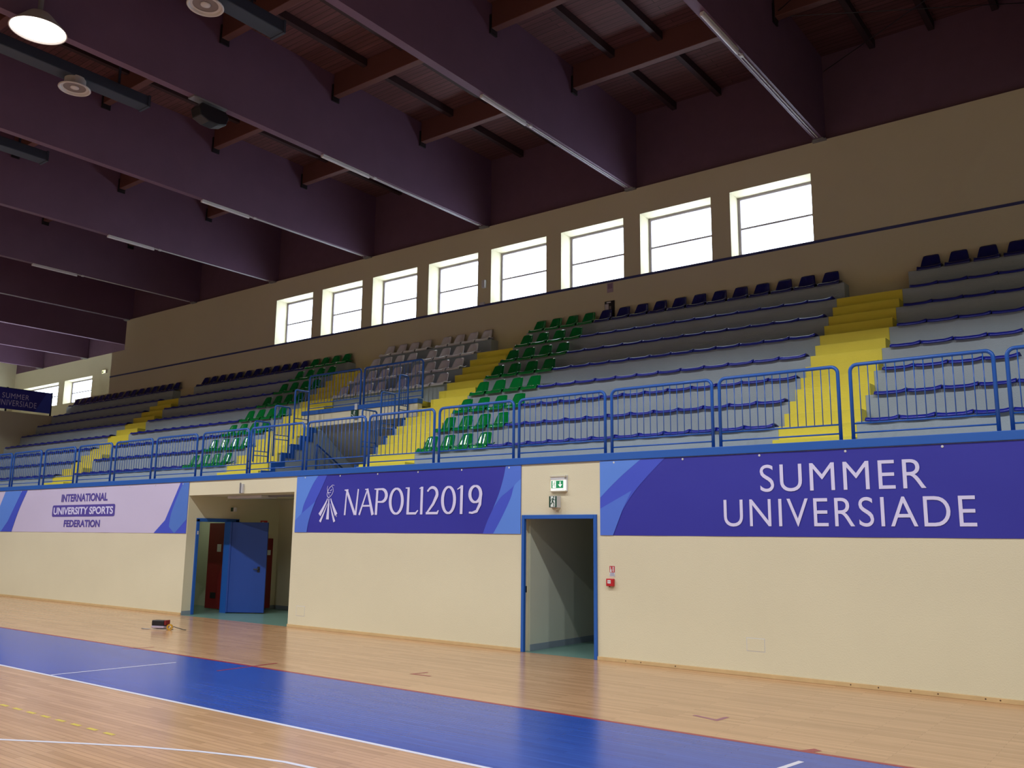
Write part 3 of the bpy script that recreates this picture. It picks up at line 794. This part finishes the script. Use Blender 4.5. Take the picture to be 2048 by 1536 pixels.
text_part('UNIVERSITY SPORTS', -24.44, -21.385, 2.262, 2.455, YL, M['banletter'], ib, spacing=1.0, offset=.03)
text_part('FEDERATION', -23.82, -21.97, 1.935, 2.12, YL, M['banink'], ib, spacing=1.0, offset=.03)
# --- far banner on the end parapet
fb = empty('banner', (-35.28, 0, 0), 'distant dark banner reading SUMMER UNIVERSIADE hung above the end wall, far left', 'banner')
MB().box(-.012, 0, 1.2, 4.64, 6.385, 7.18).build('banner_sheet', M['ban'], fb)
MB().add([(.002, 4.05, 6.385), (.002, 4.64, 6.385), (.002, 4.64, 7.18), (.002, 4.45, 7.18)], [(0, 1, 2, 3)]).build('light_blue_swoosh', M['ban2'], fb)
def turn(o): o.rotation_euler.z = pi/2; o.location = (.004, 0, 0)
text_part('SUMMER', 2.82, 3.80, 6.80, 7.0, 0, M['banletter'], fb, place=turn, spacing=1.1)
text_part('UNIVERSIADE', 2.64, 4.10, 6.52, 6.74, 0, M['banletter'], fb, place=turn, spacing=1.1)
for y in (4.66, 3.0, 1.25): MB().box(-.05, -.013, y-.03, y+.03, 6.3, 7.22).build('support_post', M['dark'], fb)
MB().box(-.05, -.013, 1.22, 4.66, 7.16, 7.2).build('support_rail', M['dark'], fb)

# ================================================================== DOORS
# blue frame of the doorway
d = MB()
d.box(DX0, DX0+.055, -.03, .03, 0, DZ).box(DX1-.055, DX1, -.03, .16, 0, DZ).box(DX0+.055, DX1-.055, -.03, .03, DZ-.065, DZ)
d1 = struct(d.build('door_1', M['blue2'], bevel=.006))
MB().box(DX1-.11, DX1-.075, .18, 1.25, .01, 2.07).build('door_leaf', M['blue2'], d1)
MB().tube([(DX1-.11, 1.05, 1.0), (DX1-.17, 1.05, 1.0), (DX1-.17, .93, 1.0)], .012, 8).box(DX1-.122, DX1-.11, 1.02, 1.08, .9, 1.1).build('door_handle', M['dark'], d1)
MB().box(DX0+.055, DX0+.06, .02, .05, .92, 1.02).build('strike_plate', M['dark'], d1)
# side door in the alcove
d = MB()
d.box(AX0-.12, AX0+.03, SD0-.05, SD0+.02, 0, SDZ).box(AX0-.12, AX0+.03, SD1-.05, SD1+.06, 0, SDZ).box(AX0-.12, AX0+.03, SD0-.05, SD1+.06, SDZ-.06, SDZ+.02)
d2 = struct(d.build('door_2', M['blue2'], bevel=.005))
lf = MB().box(0, .90, -.045, 0, .02, 2.07).build('door_leaf', M['leafblue'], d2, bevel=.003)
lf.location = (AX0+.22, 1.02, 0); lf.rotation_euler.z = radians(33)
h = MB().tube([(.73, -.045, 1.0), (.73, -.09, 1.0), (.62, -.09, 1.0)], .011, 8).box(.70, .76, -.052, -.045, .93, 1.06).build('door_handle', M['dark'], lf)
MB().box(0, .04, -.06, .0, .02, 2.07).build('hinge_edge', M['leafblue'], lf)
MB().box(AX0+.0, AX0+.24, .99, 1.27, .0, 2.08).build('door_jamb', M['blue2'], d2)
MB().box(AX0+.031, AX0+.036, SD0-.03, SD0+.0, 1.78, 1.86).build('strike_plate', M['offwhite'], d2)
# red door leaf standing open in the room behind
rd = empty('door_3', (AX0-.2, 1.40, 0), None, None); rd['kind'] = 'structure'
del_ = [k_ for k_ in ('category',) if k_ in rd]
MB().box(-1.0, .0, 0, .045, .02, 2.06).build('door_leaf', M['redd'], rd, bevel=.004)
MB().box(-.80, -.58, -.006, 0, .26, .40).build('vent_grille', M['dark'], rd)
MB().box(-.63, -.47, -.004, 0, 1.37, 1.55).build('paper_notice', M['paper'], rd)
MB().tube([(-.07, 0, 1.0), (-.07, -.05, 1.0), (-.17, -.05, 1.0)], .011, 8).box(-.10, -.04, -.006, 0, .9, 1.08).build('door_handle', M['steel'], rd)
# ceiling light in that room
ll = empty('ceiling_light', (AX0-1.9, 1.0, AZ), 'small ceiling light inside the room behind the red door', 'light')
MB().lathe([(0, -.07), (.12, -.065), (.14, -.03), (.14, 0)], 24).build('lamp_glass', mat('dim_lamp_glass', (240, 240, 225), .5, emit=(235, 245, 220), estr=16), ll, smooth=True)
# red fire hose cabinet on the alcove's left wall
c = empty('fire_cabinet', (AX0, 2.2, 0), 'narrow tall red fire cabinet behind the open blue door in the recess', 'cabinet')
MB().box(.0, .13, -.12, .12, .04, 1.70).build('cabinet_body', M['redd'], c, bevel=.01)
MB().box(.131, .135, -.05, .05, 1.3, 1.42).build('label_plate', M['paper'], c)
# signs in the alcove
s = MB().box(AX0+.031, AX0+.04, 2.0, 2.2, 1.99, 2.13).build('safety_sign', M['red'], None); s.location.x = -.03
tag(s, 'small red and white safety sign above the open blue door in the recess', 'sign')
MB().add([(AX0+.0415, 2.03, 2.02), (AX0+.0415, 2.10, 2.02), (AX0+.0415, 2.10, 2.10), (AX0+.0415, 2.03, 2.10)], [(0, 1, 2, 3)]).add([(AX0+.0415, 2.12, 2.04), (AX0+.0415, 2.18, 2.04), (AX0+.0415, 2.15, 2.10)], [(0, 1, 2)]).build('pictogram', M['paper'], s)
c = empty('exit_box', (AX0, 1.16, 2.37), 'small dark and white box light above the side door in the recess', 'emergency light')
MB().box(0, .16, -.03, .03, -.05, .05).build('housing', M['offwhite'], c, bevel=.005)
MB().box(.005, .10, -.034, -.03, -.045, .045).build('face', M['signdark'], c)
c = empty('soffit_fitting', (-16.9, .8, AZ), 'long grey lamp fitting under the soffit of the recessed entrance', 'light fitting')
MB().box(-.62, .62, -.22, .22, -.06, -.001).build('housing', M['offwhite'], c, bevel=.01)
MB().box(.66, 2.0, -.06, .16, -.035, -.001).build('cable_tray', M['steel'], c)
# projecting sign edge over the alcove
c = empty('projecting_sign', (-16.165, -.001, 2.66), 'narrow grey-white sign fitting projecting above the recessed entrance, seen edge-on', 'sign')
MB().box(-.055, .055, -.05, 0, .0, .20).build('housing', M['offwhite'], c, bevel=.006)
MB().box(-.012, .012, -.075, -.05, .0, .225).build('bracket', M['steel'], c, bevel=.003)

# ================================================================== SIGNS AND DEVICES ON THE FRONT WALL
def runner(mb, cx, cz, s, flip=1):
    """running person pictogram in the XZ plane"""
    f = flip
    q = [(cx+.09*s*f+.07*s*cos(2*pi*i/12), .0, cz+.40*s+.07*s*sin(2*pi*i/12)) for i in range(12)]
    mb.add(q, [tuple(range(12))])
    for pts in ([(.05, .30, .14), (-.04, .02, .12)], [(-.03, .04, .10), (.12, -.12, .08), (.10, -.36, .07), (.17, -.37, .06)],
                [(-.04, .04, .10), (-.12, -.16, .08), (-.30, -.20, .06)], [(.05, .27, .06), (.20, .14, .05), (.30, .2, .04)], [(.03, .28, .06), (-.14, .22, .05), (-.22, .06, .04)]):
        ribbon(mb, [(cx+x*s*f, cz+z*s, w*s) for x, z, w in pts])
c = empty('emergency_exit_light', (-7.935, 0, 2.64), 'lit green and white emergency exit light above the open doorway', 'exit sign')
MB().box(-.16, .16, -.012, 0, -.13, .13).build('back_plate', M['offwhite'], c, bevel=.004)
MB().box(-.15, .15, -.06, -.012, .10, .125).box(-.15, .15, -.06, -.012, -.13, -.112).build('end_caps', mat('aged_plastic', (206, 200, 178), .5), c, bevel=.004)
MB().box(-.135, .125, -.05, -.012, .055, .10).build('lamp_housing', M['offwhite'], c)
MB().box(-.135, .135, -.045, -.012, -.112, .055).build('diffuser_panel', M['litwhite'], c)
MB().add([(-.125, -.0465, -.075), (.105, -.0465, -.075), (.105, -.0465, .045), (-.125, -.0465, .045)], [(0, 1, 2, 3)]).build('green_panel', M['litgreen'], c)
mb = MB(); mb.add([(-.10, 0, -.068), (-.035, 0, -.068), (-.035, 0, .038), (-.10, 0, .038)], [(0, 1, 2, 3)])
ribbon(mb, [(.045, .03, .016), (.045, -.03, .016)]); mb.add([(.005, 0, -.012), (.045, 0, -.06), (.085, 0, -.012), (.06, 0, -.018), (.03, 0, -.018)], [(0, 1, 2, 3, 4)])
o = mb.build('pictogram', M['litwhite'], c, recalc=False); o.location.y = -.048
mb = MB(); runner(mb, -.068, -.014, .10); o = mb.build('pictogram', M['litgreen'], c, recalc=False); o.location.y = -.0492
MB().add([(.07, -.0466, -.098), (.125, -.0466, -.098), (.125, -.0466, -.092), (.07, -.0466, -.092)], [(0, 1, 2, 3)]).build('maker_mark', M['steel'], c)
c = empty('exit_sign', (-7.975, 0, 2.35), 'small projecting green running-man exit sign box between exit light and blue door frame', 'exit sign')
MB().box(-.085, .065, -.11, 0, -.092, .092).build('housing', M['offwhite'], c, bevel=.004)
MB().add([(-.083, -.1112, -.088), (.063, -.1112, -.088), (.063, -.1112, .088), (-.083, -.1112, .088)], [(0, 1, 2, 3)]).build('green_panel', M['signdark'], c)
MB().add([(-.052, -.1122, -.08), (.034, -.1122, -.08), (.034, -.1122, .084), (-.052, -.1122, .084)], [(0, 1, 2, 3)]).build('white_door', M['signwhite'], c)
mb = MB(); runner(mb, -.01, .0, .185); o = mb.build('pictogram', M['signdark'], c, recalc=False); o.location.y = -.1132
MB().prism([(-.03, -.135), (.03, -.135), (.065, -.092), (-.06, -.092)], 'y', -.07, 0).build('wall_bracket', mat('cream_plastic', (200, 190, 160), .5), c)
c = empty('fire_alarm_sign', (-6.975, 0, 1.305), 'small red and white fire alarm sign above the red call point', 'sign')
MB().box(-.047, .047, -.004, 0, -.078, .078).build('plate', M['paper'], c)
MB().add([(-.045, -.0052, -.018), (.045, -.0052, -.018), (.045, -.0052, .076), (-.045, -.0052, .076)], [(0, 1, 2, 3)]).build('red_field', M['red'], c)
mb = MB(); ribbon(mb, [(-.025, .066, .012), (-.025, .03, .014), (-.022, .0, .034), (-.02, -.012, .03)]); ribbon(mb, [(-.025, .012, .01), (-.005, .025, .008)])
for z in (.06, .04, .02, 0): ribbon(mb, [(.012, z, .012), (.032, z-.004, .010)])
ribbon(mb, [(.014, .064, .012), (.014, -.005, .012)])
o = mb.build('pictogram', M['paper'], c, recalc=False); o.location.y = -.0062
text_part('ALLARME', -.032, .032, -.042, -.026, -.0062, M['banink'], c); text_part('ANTINCENDIO', -.042, .042, -.066, -.050, -.0062, M['banink'], c)
c = empty('fire_call_point', (-6.995, 0, 1.14), 'red square fire alarm call point on the wall right of the doorway', 'alarm')
MB().box(-.062, .062, -.05, 0, -.055, .055).build('housing', M['red'], c, bevel=.006)
MB().box(-.035, .02, -.0535, -.05, -.015, .035).build('break_glass', M['paper'], c)
MB().box(-.03, .015, -.0545, -.0535, .008, .012).build('glass_mark', M['red'], c)
MB().lathe([(0, 0), (.008, 0), (.008, -.012), (0, -.012)], 10, (-.01, -.03, -.055)).build('key_hole', M['dark'], c)

# devices on the back wall
c = empty('hose_cabinet', (-10.30, YB, 7.03), 'dark fire hose cabinet on the back wall behind the navy seats', 'cabinet')
MB().box(-.13, .13, -.03, 0, -.27, .22).build('cabinet_body', M['dark'], c, bevel=.008)
MB().box(-.115, -.02, -.035, -.03, -.02, .15).build('window', M['fan'], c)
MB().box(-.075, .04, -.033, -.03, .17, .20).build('label_plate', M['paper'], c)
MB().box(.0, .05, -.036, -.03, -.03, .09).build('cabinet_door_mark', M['fandark'], c)
c = MB().box(-10.375, -10.21, YB-.006, YB, 7.46, 7.69).build('wall_notice', mat('lilac_notice', (170, 150, 166), .7)); tag(c, 'faded lilac notice on the back wall above the dark cabinet', 'notice')
MB().add([(-10.355, YB-.0075, 7.55), (-10.23, YB-.0075, 7.55), (-10.23, YB-.0075, 7.67), (-10.355, YB-.0075, 7.67)], [(0, 1, 2, 3)]).build('pictogram', mat('faded_print', (140, 116, 140), .7), c)
c = MB().box(-14.13, -14.02, YB-.09, YB, 8.18, 8.40).build('wall_speaker', M['offwhite'], bevel=.02); tag(c, 'small white wall loudspeaker between two windows', 'loudspeaker')
c = MB().box(-14.2, -14.05, YB-.07, YB-.023, 7.74, 7.80).build('sensor_box', M['offwhite'], bevel=.01); tag(c, 'tiny pale box on the sill moulding below the wall loudspeaker', 'sensor')
# exit sign on the tunnel lintel
c = empty('exit_sign', (-15.76, 2.78, 4.68), 'dark green stairs exit sign hanging on the tunnel lintel', 'exit sign')
MB().box(-.11, .11, -.05, 0, -.085, .085).build('housing', M['signdark'], c, bevel=.004)
mb = MB(); runner(mb, .01, .015, .15); ribbon(mb, [(-.09, -.01, .012), (-.04, -.045, .012), (.02, -.07, .012)]); ribbon(mb, [(.04, -.07, .012), (.09, -.07, .012)])
o = mb.build('pictogram', M['signwhite'], c, recalc=False); o.location.y = -.0515
MB().box(.02, .11, -.06, -.032, .09, .24).build('lamp_housing', M['offwhite'], c, bevel=.006)
MB().box(-.02, .10, -.05, 0, -.13, -.088).build('bracket', M['steel'], c)
c = MB().tube([(-15.6, 3.05, 4.30), (-14.0, 3.05, 4.30)], .02, 8).build('soffit_pipe', M['steel'], smooth='all'); tag(c, 'grey pipe under the sloping tunnel soffit', 'pipe')
# lit exit sign in the far corner
c = empty('exit_sign', (-38.7, YN, 9.02), 'tiny lit yellowish exit sign on the far recessed wall', 'exit sign')
MB().box(-.16, .16, -.08, 0, -.08, .08).build('housing', M['offwhite'], c)
MB().box(-.15, .15, -.085, -.08, -.07, .07).build('lit_face', M['litexit'], c)
MB().box(-.13, -.03, -.088, -.085, -.05, .03).build('pictogram', M['signgreen'], c)

# ================================================================== COURT MARKINGS (part of the floor)
def line(pts, w, m, name='court_line', z=.0012):
    mb = MB(); ribbon(mb, [(x, y, w) for x, y in pts]); mb.v = [(v[0], v[2], z) for v in mb.v]
    return mb.build(name, m, fl, recalc=False)
def quad(pts, m, name, z=.0008): return MB().add([(x, y, z) for x, y in pts], [tuple(range(len(pts)))]).build(name, m, fl, recalc=False)
quad([(XW, -5.93), (XE, -5.93), (XE, -3.76), (XW, -3.76)], M['court'], 'blue_court_border')
line([(XW, -5.93), (XE, -5.93)], .05, M['whiteline']); line([(XW, -3.76), (XE, -3.76)], .06, M['redline'])
line([(-11.74, -5.90), (-11.58, -4.24)], .04, M['whiteline'], z=.0016)
line([(-10.48, -4.33), (-10.48, -3.35)], .05, M['redline'], z=.0016); line([(-13.50, -3.95), (-13.38, -3.50)], .04, M['redline'])
line([(-8.30, -2.58), (-8.36, -2.82), (-8.05, -2.80)], .045, M['redline'])
line([(-4.27, -2.92), (-3.98, -3.01), (-3.96, -2.79)], .05, M['purpleline'])
line([(-2.83, -3.76), (-2.76, -3.62)], .09, M['redline'], z=.0016); line([(-2.73, -4.12), (-2.79, -4.50)], .05, M['whiteline'], z=.0016)
line([(-14.2, -8.65), (-13, -8.6), (-11.5, -8.5), (-10.5, -8.4), (-9.4, -8.17), (-8.45, -7.88), (-7.80, -7.53), (-7.3, -7.27), (-6.77, -7.05), (-6.3, -6.90), (-6.0, -6.82), (-5.6, -6.9), (-5.2, -7.1)][5:] if 0 else
     [(-9.6, -8.62), (-9.0, -8.22), (-8.45, -7.89), (-7.80, -7.53), (-7.3, -7.27), (-6.77, -7.05), (-6.3, -6.90), (-5.95, -6.82), (-5.6, -6.80), (-4.5, -6.80)], .045, M['whiteline'])
x = -10.15; n_ = 0
while x < -7.8:
    line([(x, -7.18), (x+.16, -7.18)], .045, M['yellowline'], name='court_dash'); x += .30

# things lying on the floor
c = empty('dust_mop_box', (-15.72, -1.95, 0), 'small black box on a pale tray with tape roll, lying on the wooden floor', 'tool box', rz=radians(20))
MB().box(-.19, .19, -.11, .11, 0, .012).build('tray', mat('pale_board', (190, 170, 150), .6), c, bevel=.003)
MB().box(-.16, .12, -.09, .09, .03, .07).build('lower_box', mat('lilac_plastic', (176, 160, 178), .5), c, bevel=.01)
MB().box(-.17, .10, -.07, .08, .07, .17).build('black_box', M['dark'], c, bevel=.012)
MB().box(.10, .14, -.06, .07, .085, .175).build('box_end', M['redd'], c, bevel=.008)
t_ = MB().lathe([(.03, -.02), (.055, -.02), (.055, .02), (.03, .02), (.03, -.02)], 20).build('tape_roll', M['tapeyellow'], c, smooth=True); t_.rotation_euler = (pi/2, 0, .5); t_.location = (.22, -.04, .056)
MB().tube([(.2, 0, .03), (.27, .02, .06), (.33, .0, .05), (.45, .06, .01), (.52, .05, .008)], .006, 6).build('cord', M['dark'], c, smooth='all')
MB().tube([(-.19, -.06, .008), (-.32, -.08, .008), (-.42, -.03, .008)], .007, 6).build('cord', M['steel'], c, smooth='all')
